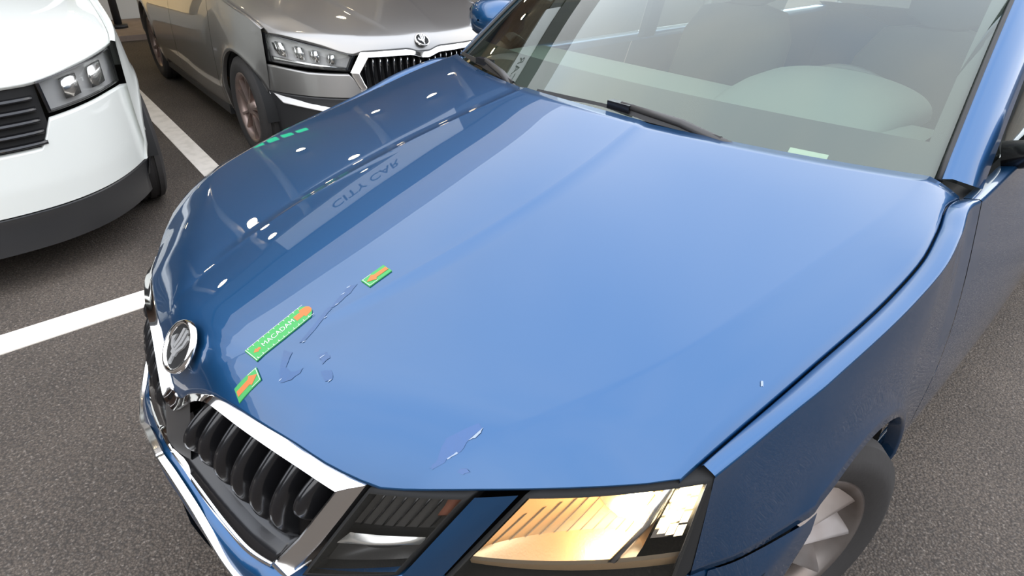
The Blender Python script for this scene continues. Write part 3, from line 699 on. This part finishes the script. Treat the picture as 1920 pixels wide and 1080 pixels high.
for k in range(6): b0 = -.0176+.00587*k; pr([(.0006, b0), (.0016, b0), (.0016, b0+.0059), (.0006, b0+.0059)])
mb.build('printed_scale', PRINT_WHITE, ruler, smooth=False)
def arrow_sticker(p0, p1, hw, label):
    f, L = on_hood(p0, p1); o = tag(plate('arrow_sticker', f, L, hw, GREEN, nx=8, ny=4), label, 'sticker', 'small arrow stickers on the hood')
    stuck('printed_arrow', f, [(.0015, -.0045), (.0015, .0045), (L*.62, .0045), (L*.62, .0085), (L*.93, 0), (L*.62, -.0085), (L*.62, -.0045)], .0030, .0003, ORANGE, o)
    m2 = MB()
    for poly in ([(L-.0022, -hw+.001), (L-.0012, -hw+.001), (L-.0012, hw-.001), (L-.0022, hw-.001)], [(L*.6, -hw+.0010), (L-.001, -hw+.0010), (L-.001, -hw+.0019), (L*.6, -hw+.0019)], [(L*.6, hw-.0019), (L-.001, hw-.0019), (L-.001, hw-.0010), (L*.6, hw-.0010)]):
        m2.add([f(a, b_, .0027) for a, b_ in poly], [(0, 1, 2, 3)])
    m2.build('printed_edge', PRINT_WHITE, o, smooth=False); return o
arrow_sticker((.1790, .0830), (.1858, .1207), .0125, 'small green sticker with orange arrow, close above the chrome grille')
arrow_sticker((.1602, .3835), (.1628, .3350), .0125, 'small green sticker with orange arrow in the middle of the hood')
# peeled lacquer and chips (parts of the hood)
hood = [o for o in car.children if o.name == 'hood'][0]
fI = lambda a, b_, lift: (a, b_, B.hood_z(a, b_)+lift)
PEEL = mat('peeled_paint', (.010, .065, .20), .45, .75, .8, .22, coat_ior=1.7)
CHIP = mat('lacquer_flake', (.26, .32, .42), .5)
def blotch(poly, m, name, jit=.0012, lift=.0006):
    pts = []
    ox, oy = (-.0145, .010) if .5 < poly[0][0] < .56 else ((-.007, .004) if poly[0][0] < .4 else (0, 0)); poly = [(a+ox, b_+oy) for a, b_ in poly]
    for i, p in enumerate(poly):
        q = poly[(i+1) % len(poly)]
        for k in range(3): t = k/3; pts.append((p[0]+(q[0]-p[0])*t+random.uniform(-jit, jit), p[1]+(q[1]-p[1])*t+random.uniform(-jit, jit)))
    v = [Vector((a, b_, 0)) for a, b_ in pts]
    bm = bmesh.new(); bm.faces.new([bm.verts.new(q) for q in v]); bmesh.ops.triangulate(bm, faces=bm.faces[:])
    for q in bm.verts: q.co.z = B.hood_z(q.co.x, q.co.y)+lift
    bmesh.ops.recalc_face_normals(bm, faces=bm.faces[:])
    me = bpy.data.meshes.new(name); bm.to_mesh(me); bm.free(); me.materials.append(m)
    if me.polygons and me.polygons[0].normal.z < 0: me.flip_normals()
    o = bpy.data.objects.new(name, me); COL.objects.link(o); o.parent = hood; return o
PEEL_SOFT = mat('scuffed_paint', (.006, .060, .18), .42, .8, .75, .12, coat_ior=1.65)
blotch([(.150, .312), (.1585, .3227), (.167, .303), (.172, .270), (.170, .262), (.162, .276)], PEEL_SOFT, 'paint_scuff')
blotch([(.164, .262), (.172, .262), (.184, .232), (.200, .195), (.194, .188), (.178, .225)], PEEL_SOFT, 'paint_scuff')
blotch([(.188, .163), (.205, .152), (.222, .138), (.236, .131), (.244, .140), (.250, .158), (.246, .168), (.238, .150), (.222, .150), (.205, .172)], PEEL_SOFT, 'paint_scuff')
blotch([(.2456, .1946), (.2495, .2074), (.2646, .2044), (.2649, .1906)], PEEL_SOFT, 'paint_scuff')
blotch([(.2743, .1825), (.287, .1938), (.3019, .187), (.2945, .1766)], PEEL_SOFT, 'paint_scuff')
for a, b_, l_ in ((.151, .302, .012), (.158, .288, .010), (.171, .268, .009), (.181, .240, .008), (.199, .190, .007), (.252, .1925, .010), (.232, .130, .008), (.300, .178, .008)):
    blotch([(a, b_), (a+.0012, b_+l_*.5), (a+.0008, b_+l_), (a-.0010, b_+l_*.5)], CHIP, 'paint_chip', .0005, .0009)
blotch([(.5129, .2379), (.5347, .2772), (.5443, .2764), (.5394, .2546), (.5412, .2402), (.5329, .2252), (.5301, .2163), (.5239, .2049), (.5194, .2032), (.5219, .216), (.5162, .2279)], PEEL, 'peeled_patch')
blotch([(.5523, .2233), (.5543, .2308), (.5654, .2343), (.5613, .2267)], PEEL, 'peeled_patch')
blotch([(.5464, .2708), (.5448, .2769), (.5430, .2640), (.5394, .2546), (.5450, .2620)], CHIP, 'paint_chip', .0006, .001)
blotch([(.5310, .2236), (.5369, .2365), (.5402, .2374), (.5357, .2301), (.5324, .2234)], CHIP, 'paint_chip', .0006, .001)
blotch([(.7493, .634), (.7515, .637), (.7550, .6306), (.7530, .6286)], CHIP, 'paint_chip', .0008, .001)

# ================================================================== the parked cars
def parked_car(S, root, paint, roofz, length, wheelstyle, spokes, rr, rt, corner=None):
    build_hood(S, root, paint)
    zl = lambda y: (max(.22, S.arch(y, S.wy, S.archr)) if S.arch(y, S.wy, S.archr) else (ip(y, [S.fy0, S.wy-S.archr], [S.fz0, S.fz1]) if y < S.wy else .22))
    zr = lambda y: (max(.22, S.arch(y, S.wy+S.wb, S.archr)) if S.arch(y, S.wy+S.wb, S.archr) else .22)
    y1 = S.wy+S.archr+.10; r0 = S.r0
    for s in (-1, 1):
        MB().grid(side_patch(S, S.fy0, y1, zl, s, ny=56), flip=(s < 0)).build('fender', paint, root)
        if S.fz1 > .3:
            MB().grid(side_patch(S, S.fy0+.01, S.wy-S.archr+.10, lambda y: max(.25, ip(y, [S.fy0, S.wy-S.archr, S.wy-S.archr+.1], [.25, .25, S.fz1-.01])), s, ztop=lambda y: ip(y, [S.fy0, S.wy-S.archr+.1], [S.fz0-.006, S.fz1-.006]), ny=14, nz=10, band=False), flip=(s < 0)).build('bumper_corner', corner or paint, root)
        for nm, a, b_ in (('front_door', y1+.006, y1+.006+(S.wb*.40)), ('rear_door', y1+.012+S.wb*.40, S.wy+S.wb-.10), ('rear_quarter', S.wy+S.wb-.094, length-.04)):
            MB().grid(side_patch(S, a, b_, zr, s, ny=30), flip=(s < 0)).build(nm, paint, root)
        MB().box((min(s*.70, s*.84), y1, .17), (max(s*.70, s*.84), S.wy+S.wb-S.archr, .25)).build('sill', BLACK, root, smooth=False)
        for yc in (S.wy, S.wy+S.wb):
            P = [[(s*x, yc-(S.archr-.006)*math.cos(math.pi*k/20), S.wz+(S.archr-.006)*math.sin(math.pi*k/20)) for x in (.52, .70, .84)] for k in range(21)]
            MB().grid(P).build('wheel_arch_liner', BLACK_MATT, root)
            MB().box((s*.53-.01, yc-.36, .15), (s*.53+.01, yc+.36, .68)).build('wheel_arch_liner', BLACK_MATT, root, smooth=False)
            wheel_mesh(root, 'wheel', wheelstyle, (s*S.wxc, yc, rt), 0 if s > 0 else math.pi, rr, rt, .205, spokes)
    MB().box((-.62, S.fy0, .25), (.62, length-.25, .60)).build('underbody', BLACK_MATT, root, smooth=False)
    # greenhouse
    zb = S.hood_z(0, S.yrear(0)); rise = roofz-.04-zb
    def wp(u, v):
        xb = .73*u; return (xb*(1-.17*v), S.r0+.02+S.r2*xb*xb+.80*v-.08*u*u*v, zb-.01-.03*u*u+rise*v+.02*math.sin(math.pi*v))
    MB().grid([[wp(-1+2*i/20, j/10) for j in range(11)] for i in range(21)], flip=True).build('windscreen', GLASS_DARK, root)
    t0 = wp(0, 1)[1]; yE = length-.55
    rp_ = [[(wp(u, 1)[0], wp(u, 1)[1]+(yE-wp(u, 1)[1])*f, wp(u, 1)[2]+.05*math.sin(math.pi*f*.9)-.10*f**3) for f in np.linspace(0, 1, 9)] for u in np.linspace(-1, 1, 13)]
    MB().grid(rp_, flip=True).build('roof', paint, root)
    MB().grid([[(r[-1][0]*(1+.12*f), r[-1][1]+.38*f, r[-1][2]-.40*f) for f in (0, .5, 1)] for r in rp_], flip=True).build('rear_window', GLASS_DARK, root)
    MB().grid([[(x, length-.12*(x/.78)**2+dy, z) for dy, z in ((-.20, .98), (-.03, .92), (0, .75), (.02, .5), (-.03, .25))] for x in np.linspace(-.78, .78, 13)], flip=True).build('tailgate', paint, root)
    for s in (-1, 1):
        P = []
        for j in range(11):
            a = Vector(wp(s, j/10)); P.append([tuple(a+Vector(q)) for q in ((0, 0, -.004), (s*.02, .0, .010), (s*.05, .04, .0), (s*.06, .09, -.02))])
        MB().grid(P, flip=(s > 0)).build('windscreen_pillar', paint, root)
        ya, yb = S.r0+.45, yE+.05
        P = [[(s*(ip(y, *S.xe)+(abs(wp(1, 1)[0])+.05-ip(y, *S.xe))*f), y, S.zsh(y)-.01+(min(wp(1, 1)[2], ip(y, [ya, ya+.45], [S.zsh(ya)+.05, wp(1, 1)[2]]))-.02-S.zsh(y)+.01)*f) for f in (0, .5, 1)] for y in np.linspace(ya, yb, 15)]
        MB().grid(P, flip=(s < 0)).build('side_window', GLASS_DARK, root)
        P = []
        for k in range(17):
            a = 2*math.pi*k/16; ca, sa = math.cos(a), math.sin(a)
            P.append([(s*(.95+.11*q*math.copysign(abs(ca)**.75, ca)), S.r0+.46+dy, S.zsh(1.5)+.09+.07*q*math.copysign(abs(sa)**.75, sa)) for dy, q in ((-.075, .05), (-.065, .5), (-.03, .9), (.03, 1), (.07, .95), (.071, .1))])
        MB().grid(P, flip=(s > 0)).build('mirror', paint, root)

G = Shape(f0=.05, f2=.244, f4=.865, fk=.15, fz=.70,
          xi=([0, .05, .3, .7, 1.08], [.10, .115, .17, .25, .31]), xo=([0, .2, .5, .8, 1.1, 1.3], [.42, .50, .60, .66, .70, .71]),
          xe=([0, .45, .6, .93, 1.2, 4.1], [.70, .745, .775, .80, .805, .76]),
          zc=([0, .06, .1, .25, .45, .65, .85, 1.08, 1.3], [.745, .775, .792, .836, .878, .914, .948, .985, 1.02]),
          zo=([0, .2, .5, .8, 1.1, 1.3], [.76, .805, .868, .918, .955, .975]),
          ze=([0, .45, .6, .93, 1.2, 4.1], [.72, .808, .858, .912, .945, .98]),
          zF=([0, .032, .088, .12, .379, .405, .582, .737, .775], [.707, .707, .724, .729, .728, .712, .768, .803, .806]),
          di=.002, step=.008, stepw=.04, cvx=1.5, nose0=.03, nose1=.5, nose2=.0, r0=1.06, r2=.35, band=.035,
          wy=.813, wz=.308, wb=2.58, archr=.352, zwide=.55, wxc=.758, fy0=.50, fz0=.632, fz1=.60,
          xl=([.45, .5, .6, .7, .813, 1.1, 1.3, 2, 3, 3.9, 4.08], [.765, .782, .826, .852, .866, .868, .873, .888, .884, .83, .74]))
grey = thing('car', 'metallic grey hatchback nosing towards the blue car, wing badge on its hood', 'car', (-2.05, 2.121, 0), GA)
parked_car(G, grey, PAINT_GREY, 1.45, 4.11, ('twin', RIM_BRONZE), 5, .212, .315)
gb = bumper_mesh(G, lambda x: ip(x, [0, .40, .409, .443, .627, .745, .78], [.50, .50, .537, .614, .614, .630, .632]), xmax=.765, yend=.53, prot=0, lowz=.485).build('bumper', PAINT_GREY, grey)
bumper_mesh(G, lambda x: .482, xmax=.77, yend=.53, prot=-.012, lowz=.17).build('lower_bumper', BLACK, grey)
for s in (-1, 1):
    sharp(strip(G, [(.775, .474), (.70, .456), (.60, .434), (.42, .425)], [(.752, .430), (.70, .424), (.60, .408), (.42, .404)], .0, -.030, .0, sgn=s).build('bumper_blade', mat('silver_trim', (.62, .61, .59), .4, .2), gb), 30)
    # grille chrome, slats
P = [[(x, G.face(x, z, .05), z) for z in np.linspace(.48, .72, 5)] for x in np.linspace(-.42, .42, 21)]
gg = MB().grid(P).build('grille', BLACK_MATT, grey)
WHITE_CHROME = mat('bright_chrome', (.92, .91, .89), .14, 1.0)
for s in (-1, 1):
    sharp(strip(G, [(0, .706), (.032, .706), (.085, .722), (.121, .727), (.25, .727), (.379, .726), (.443, .619)], [(0, .677), (.026, .678), (.078, .694), (.104, .699), (.23, .700), (.348, .700), (.405, .617)], .002, -.020, .0, sgn=s, fine=False).build('grille_chrome', WHITE_CHROME, gg), 30)
    sharp(strip(G, [(.443, .619), (.426, .575), (.405, .530), (.36, .490), (0, .485)], [(.405, .617), (.393, .583), (.378, .545), (.34, .515), (0, .51)], -.006, -.012, .003, sgn=s).build('grille_chrome', CHROME_SATIN, gg), 30)
    for k in range(9):
        x0 = .022+.041*k; zt = ip(x0, [0, .03, .1, .35, .41], [.675, .676, .697, .698, .62]); zb_ = .515 if x0 < .34 else .55
        strip(G, [(x0, zt), (x0+.003, (zt+zb_)/2), (x0, zb_)], [(x0+.014, zt), (x0+.017, (zt+zb_)/2), (x0+.014, zb_)], .022, .008, .004, back=.05, sgn=s).build('slat', BLACK_GLOSS, gg)
        strip(G, [(x0+.006, zt-.012), (x0+.008, zt-.05)], [(x0+.011, zt-.012), (x0+.012, zt-.05)], .004, .004, .001, back=.02, sgn=s).build('slat_tip', CHROME_SATIN, gg)
ge = G.hood_z(0, .076)
emblem(grey, (0, .072, ge+.003), (0, -.62, .78), (0, .78, .62), .046, WHITE_CHROME, 'round badge with a winged arrow, pale ring')
HL = [(.408, .709), (.773, .802), (.770, .645), (.449, .626)]
GREY_LAMP = mat('grey_lamp_inside', (.36, .36, .36), .45, .0); PALE_LAMP = mat('pale_lamp_module', (.75, .75, .74), .15, .9)
for s in (-1, 1):
    hl = qring(G, HL, .035, .0, -.002, 12, s, back=.10).build('headlamp', BLACK_GLOSS, grey)
    q = lambda u, v: tuple(quadmap(HL, u, v))
    qpatch(G, [q(.02, .03), q(.98, .03), q(.98, .97), q(.02, .97)], -.003, sgn=s, bow=.008).build('lamp_lens', LENS, hl)
    qpatch(G, [q(0, 0), q(1, 0), q(1, 1), q(0, 1)], .05, sgn=s).build('lamp_back', GREY_LAMP, hl)
    for u in (.22, .42, .60, .80):
        strip(G, [q(u, .22), q(u-.03, .70)], [q(u+.07, .22), q(u+.05, .70)], .025, .012, .012, back=.05, sgn=s).build('lamp_module', PALE_LAMP, hl)
        strip(G, [q(u+.085, .28), q(u+.06, .66)], [q(u+.10, .28), q(u+.075, .66)], .012, .012, .004, back=.05, sgn=s).build('lamp_fin', CHROME_SATIN, hl)
    strip(G, [q(.05, .80), q(.5, .80), q(.93, .78)], [q(.05, .90), q(.5, .91), q(.93, .90)], .010, .006, .004, back=.04, sgn=s).build('lamp_light_guide', PALE_LAMP, hl)
MB().grid([[(x, G.face(x, .30, .02), z) for z in (.24, .40)] for x in np.linspace(-.45, .45, 9)]).build('lower_intake', BLACK_MATT, grey)

W = Shape(f0=.05, f2=.26, f4=.85, fk=.08, fz=.70,
          xi=([0, .3, 1.1], [.12, .18, .28]), xo=([0, .2, .5, .8, 1.3], [.42, .52, .62, .68, .72]),
          xe=([0, .45, .6, .93, 1.2, 4.3], [.72, .765, .785, .80, .805, .77]),
          zc=([0, .1, .3, .6, 1.08, 1.3], [.84, .865, .92, .97, 1.03, 1.05]), zo=([0, .2, .5, .8, 1.3], [.84, .89, .94, .975, 1.01]), ze=([0, .45, .6, .93, 1.2, 4.3], [.80, .87, .90, .95, .98, 1.02]),
          zF=([0, .2, .4, .6, .78], [.80, .80, .80, .83, .86]), di=.002, step=.005, stepw=.04, cvx=1.5, nose0=.05, nose1=.7, nose2=0, r0=1.08, r2=.35, band=.035,
          wy=.86, wz=.33, wb=2.6, archr=.37, zwide=.60, wxc=.765, fy0=.48, fz0=.33, fz1=.325,
          xl=([.4, .48, .6, .7, .82, 1.1, 1.3, 2, 3, 4.0, 4.25], [.76, .79, .835, .858, .868, .872, .878, .89, .886, .84, .75]))
white = thing('car', 'white car with black lower bumper at the left edge', 'car', (-1.93, -.235, 0), GA)
CLAD = mat('black_cladding', (.022, .022, .023), .38)
parked_car(W, white, PAINT_WHITE, 1.55, 4.30, ('twin', RIM), 5, .215, .335, corner=CLAD)
wb_ = bumper_mesh(W, lambda x: ip(x, [0, .4, .45, .7, .78], [.56, .56, .66, .68, .68]), xmax=.765, yend=.52, prot=0, lowz=.325).build('bumper', PAINT_WHITE, white)
bumper_mesh(W, lambda x: .322, xmax=.77, yend=.52, prot=-.006, lowz=.17).build('lower_bumper', CLAD, white)
P = [[(x, W.face(x, z, .02), z) for z in np.linspace(.55, .80, 5)] for x in np.linspace(-.44, .44, 21)]
wg = MB().grid(P, flip=True).build('grille', BLACK_MATT, white)
for k in range(5):
    z0 = .585+.042*k; strip(W, [(-.42, z0), (-.2, z0), (0, z0), (.2, z0), (.42, z0)], [(-.42, z0-.014), (-.2, z0-.014), (0, z0-.014), (.2, z0-.014), (.42, z0-.014)], .0, -.004, .003, back=.03).build('slat', BLACK_GLOSS, wg)
WL = [(.445, .80), (.77, .845), (.765, .70), (.455, .68)]
for s in (-1, 1):
    hl = qring(W, WL, .04, .0, -.002, 12, s, back=.08).build('headlamp', BLACK_GLOSS, white)
    q = lambda u, v: tuple(quadmap(WL, u, v))
    qpatch(W, [q(.02, .03), q(.98, .03), q(.98, .97), q(.02, .97)], -.003, sgn=s, bow=.008).build('lamp_lens', LENS, hl)
    qpatch(W, [q(0, 0), q(1, 0), q(1, 1), q(0, 1)], .05, sgn=s).build('lamp_back', GREY_LAMP, hl)
    for u in (.25, .6): strip(W, [q(u, .2), q(u, .8)], [q(u+.2, .2), q(u+.2, .8)], .02, .02, .015, back=.05, sgn=s).build('lamp_module', PALE_LAMP, hl)

# ================================================================== surroundings: showroom with canopy, added opposite walls
WALLM = mat('render_grey', (.10, .10, .105), .8, noise=(2, (.13, .13, .13), .4, .7, 4))
CEIL = mat('canopy_ceiling', (.27, .205, .19), .55, noise=(5, (.36, .27, .24), .4, .7, 3))
FASC = mat('fascia_panel', (.62, .64, .66), .45); DARKM = mat('dark_metal_edge', (.02, .021, .023), .45); COPING = mat('pale_coping', (.82, .80, .82), .6)
WHITEM = mat('white_powder_coat', (.88, .89, .90), .35)
can = thing('canopy', 'low flat canopy over the parking bays with lettered edge and ceiling lamps', 'canopy', (-4.0, 2.0, 0))
def cbox(lo, hi, name, m, parent=can): return MB().box(tuple(np.array(lo)-(-4, 2, 0)), tuple(np.array(hi)-(-4, 2, 0))).build(name, m, parent, smooth=False)
cbox((-9.7, -14, 3.02), (-4.02, 9.5, 3.30), 'canopy_roof', CEIL)
fas = cbox((-4.06, .62, 2.90), (-3.98, 3.0, 3.28), 'sign_panel', FASC)
cbox((-4.05, -14, 2.98), (-4.0, .61, 3.28), 'edge_beam', DARKM); cbox((-4.05, 3.01, 2.98), (-4.0, 9.5, 3.28), 'edge_beam', DARKM)
cbox((-4.05, -14, 3.285), (-3.96, 9.5, 3.72), 'edge_beam', DARKM); cbox((-4.3, -14, 3.73), (-3.98, 9.5, 4.32), 'edge_coping', COPING)
v, fcs = text_mesh('CITY CAR', 1.0); xs = [q[0] for q in v]; sx = .85/(max(xs)-min(xs))
obj('lettering', [(.024, 1.74-2+q[0]*sx, 3.07+q[1]*sx) for q in v], fcs, mat('sign_letters', (.01, .012, .015), .5), fas, smooth=False)
for y in (-3.0, 9.0):
    mb = MB(); mb.tube([(-4.3+4, y-2, 0), (-4.3+4, y-2, 3.02)], .06, 12); mb.build('canopy_post', WHITEM, can)
for p, q in (((-4.15, 2.25), (-9.0, 4.4)), ((-4.15, 1.12), (-9.0, 2.4)), ((-4.15, .50), (-9.0, .75)), ((-4.15, 3.3), (-9.0, 6.6)), ((-4.15, -.2), (-9.0, -.9))):
    mb = MB(); mb.tube([(p[0]+4, p[1]-2, 2.965), (q[0]+4, q[1]-2, 2.965)], .05, 8); mb.build('ceiling_rail', WHITEM, can)
BULBW = mat('lit_downlight', (1, .95, .85), .5, emit=(1.0, .82, .55), emit_s=45)
for i, (x, y) in enumerate(((-4.25, 1.90), (-5.65, 3.78), (-4.30, .67), (-6.1, 2.08), (-7.24, 5.3), (-6.86, 3.63), (-4.2, -.05), (-8.2, 2.4), (-8.0, .6))):
    mb = MB(); mb.tube([(x+4, y-2, 2.94), (x+4, y-2, 3.02)], .075, 20); lp = mb.build('ceiling_lamp', DARKM, can)
    P = [[(x+4+.065*math.sin(t)*math.cos(a), y-2+.065*math.sin(t)*math.sin(a), 2.95-.045*math.cos(t)) for t in np.linspace(0.02, math.pi/2, 6)] for a in np.linspace(0, 2*math.pi, 17)]
    MB().grid(P).build('lamp_bulb', BULBW, lp)
GLOWG = mat('lit_green_strip', (.02, .6, .25), .5, emit=(.02, .9, .32), emit_s=2.5)
for k in range(4): cbox((-7.5, 2.0+.24*k, 2.74), (-7.44, 2.16+.24*k, 2.84), 'green_light', GLOWG)
# showroom front behind the bays
SHOP = mat('showroom_interior_lit', (.75, .55, .30), .7, emit=(.95, .70, .36), emit_s=.55)
PAVE = mat('pavement', (.22, .17, .14), .85, noise=(6, (.28, .22, .18), .4, .7, 4)); KERBM = mat('kerb_stone', (.55, .54, .50), .7)
structure(MB().box((-8.93, -14, 0), (-7.62, 14, .06)).build('trim_1', PAVE, smooth=False), 'brown pavement along the showroom')
structure(MB().box((-9.12, -14, 0), (-8.94, 14, .34)).build('trim_2', KERBM, smooth=False), 'pale plinth below the showroom front')
structure(MB().box((-9.5, -14, .34), (-9.16, 14, 3.02)).build('wall_back', WALLM, smooth=False), 'dark showroom front')
for k, (y0, y1) in enumerate(((.5, 2.6), (2.75, 4.9))):
    structure(MB().box((-9.16, y0, .36), (-9.13, y1, 2.5)).build('window_%d' % (k+1), SHOP, smooth=False), 'warm lit showroom window')
for k, y in enumerate((-6.5, -4.2, -1.9, .36, 2.62, 4.92, 7.3, 9.6)):
    structure(MB().box((-9.16, y, .34), (-9.08, y+.12, 3.0)).build('trim_3', DARKM, smooth=False), 'dark upright of the showroom front')
post = MB(); post.tube([(0, 0, 0), (0, 0, .04)], .10, 16); bs = post.build('bollard', BLACK); bs.location = (-8.25, 1.97, .06)
tag(bs, 'black post on the pavement behind the grey car', 'post')
mb = MB(); mb.tube([(0, 0, .04), (0, 0, .95)], .045, 12); mb.tube([(0, 0, .95), (0, 0, 1.0)], [.05, .03], 12); mb.build('bollard_shaft', BLACK, bs)
# opposite side: unseen walls added to darken the horizon the blue car mirrors
structure(MB().box((9, -40, 0), (10, 40, 3.0)).build('wall_left', WALLM, smooth=False), 'dark unseen wall added across the lane')
structure(MB().box((-40, -15, 0), (9, -14, 3.2)).build('wall_front', WALLM, smooth=False), 'dark unseen wall added at the end of the car park')
structure(MB().box((-40, 24, 0), (9, 25, 4)).build('wall_right', WALLM, smooth=False), 'unseen wall added far behind the cars')
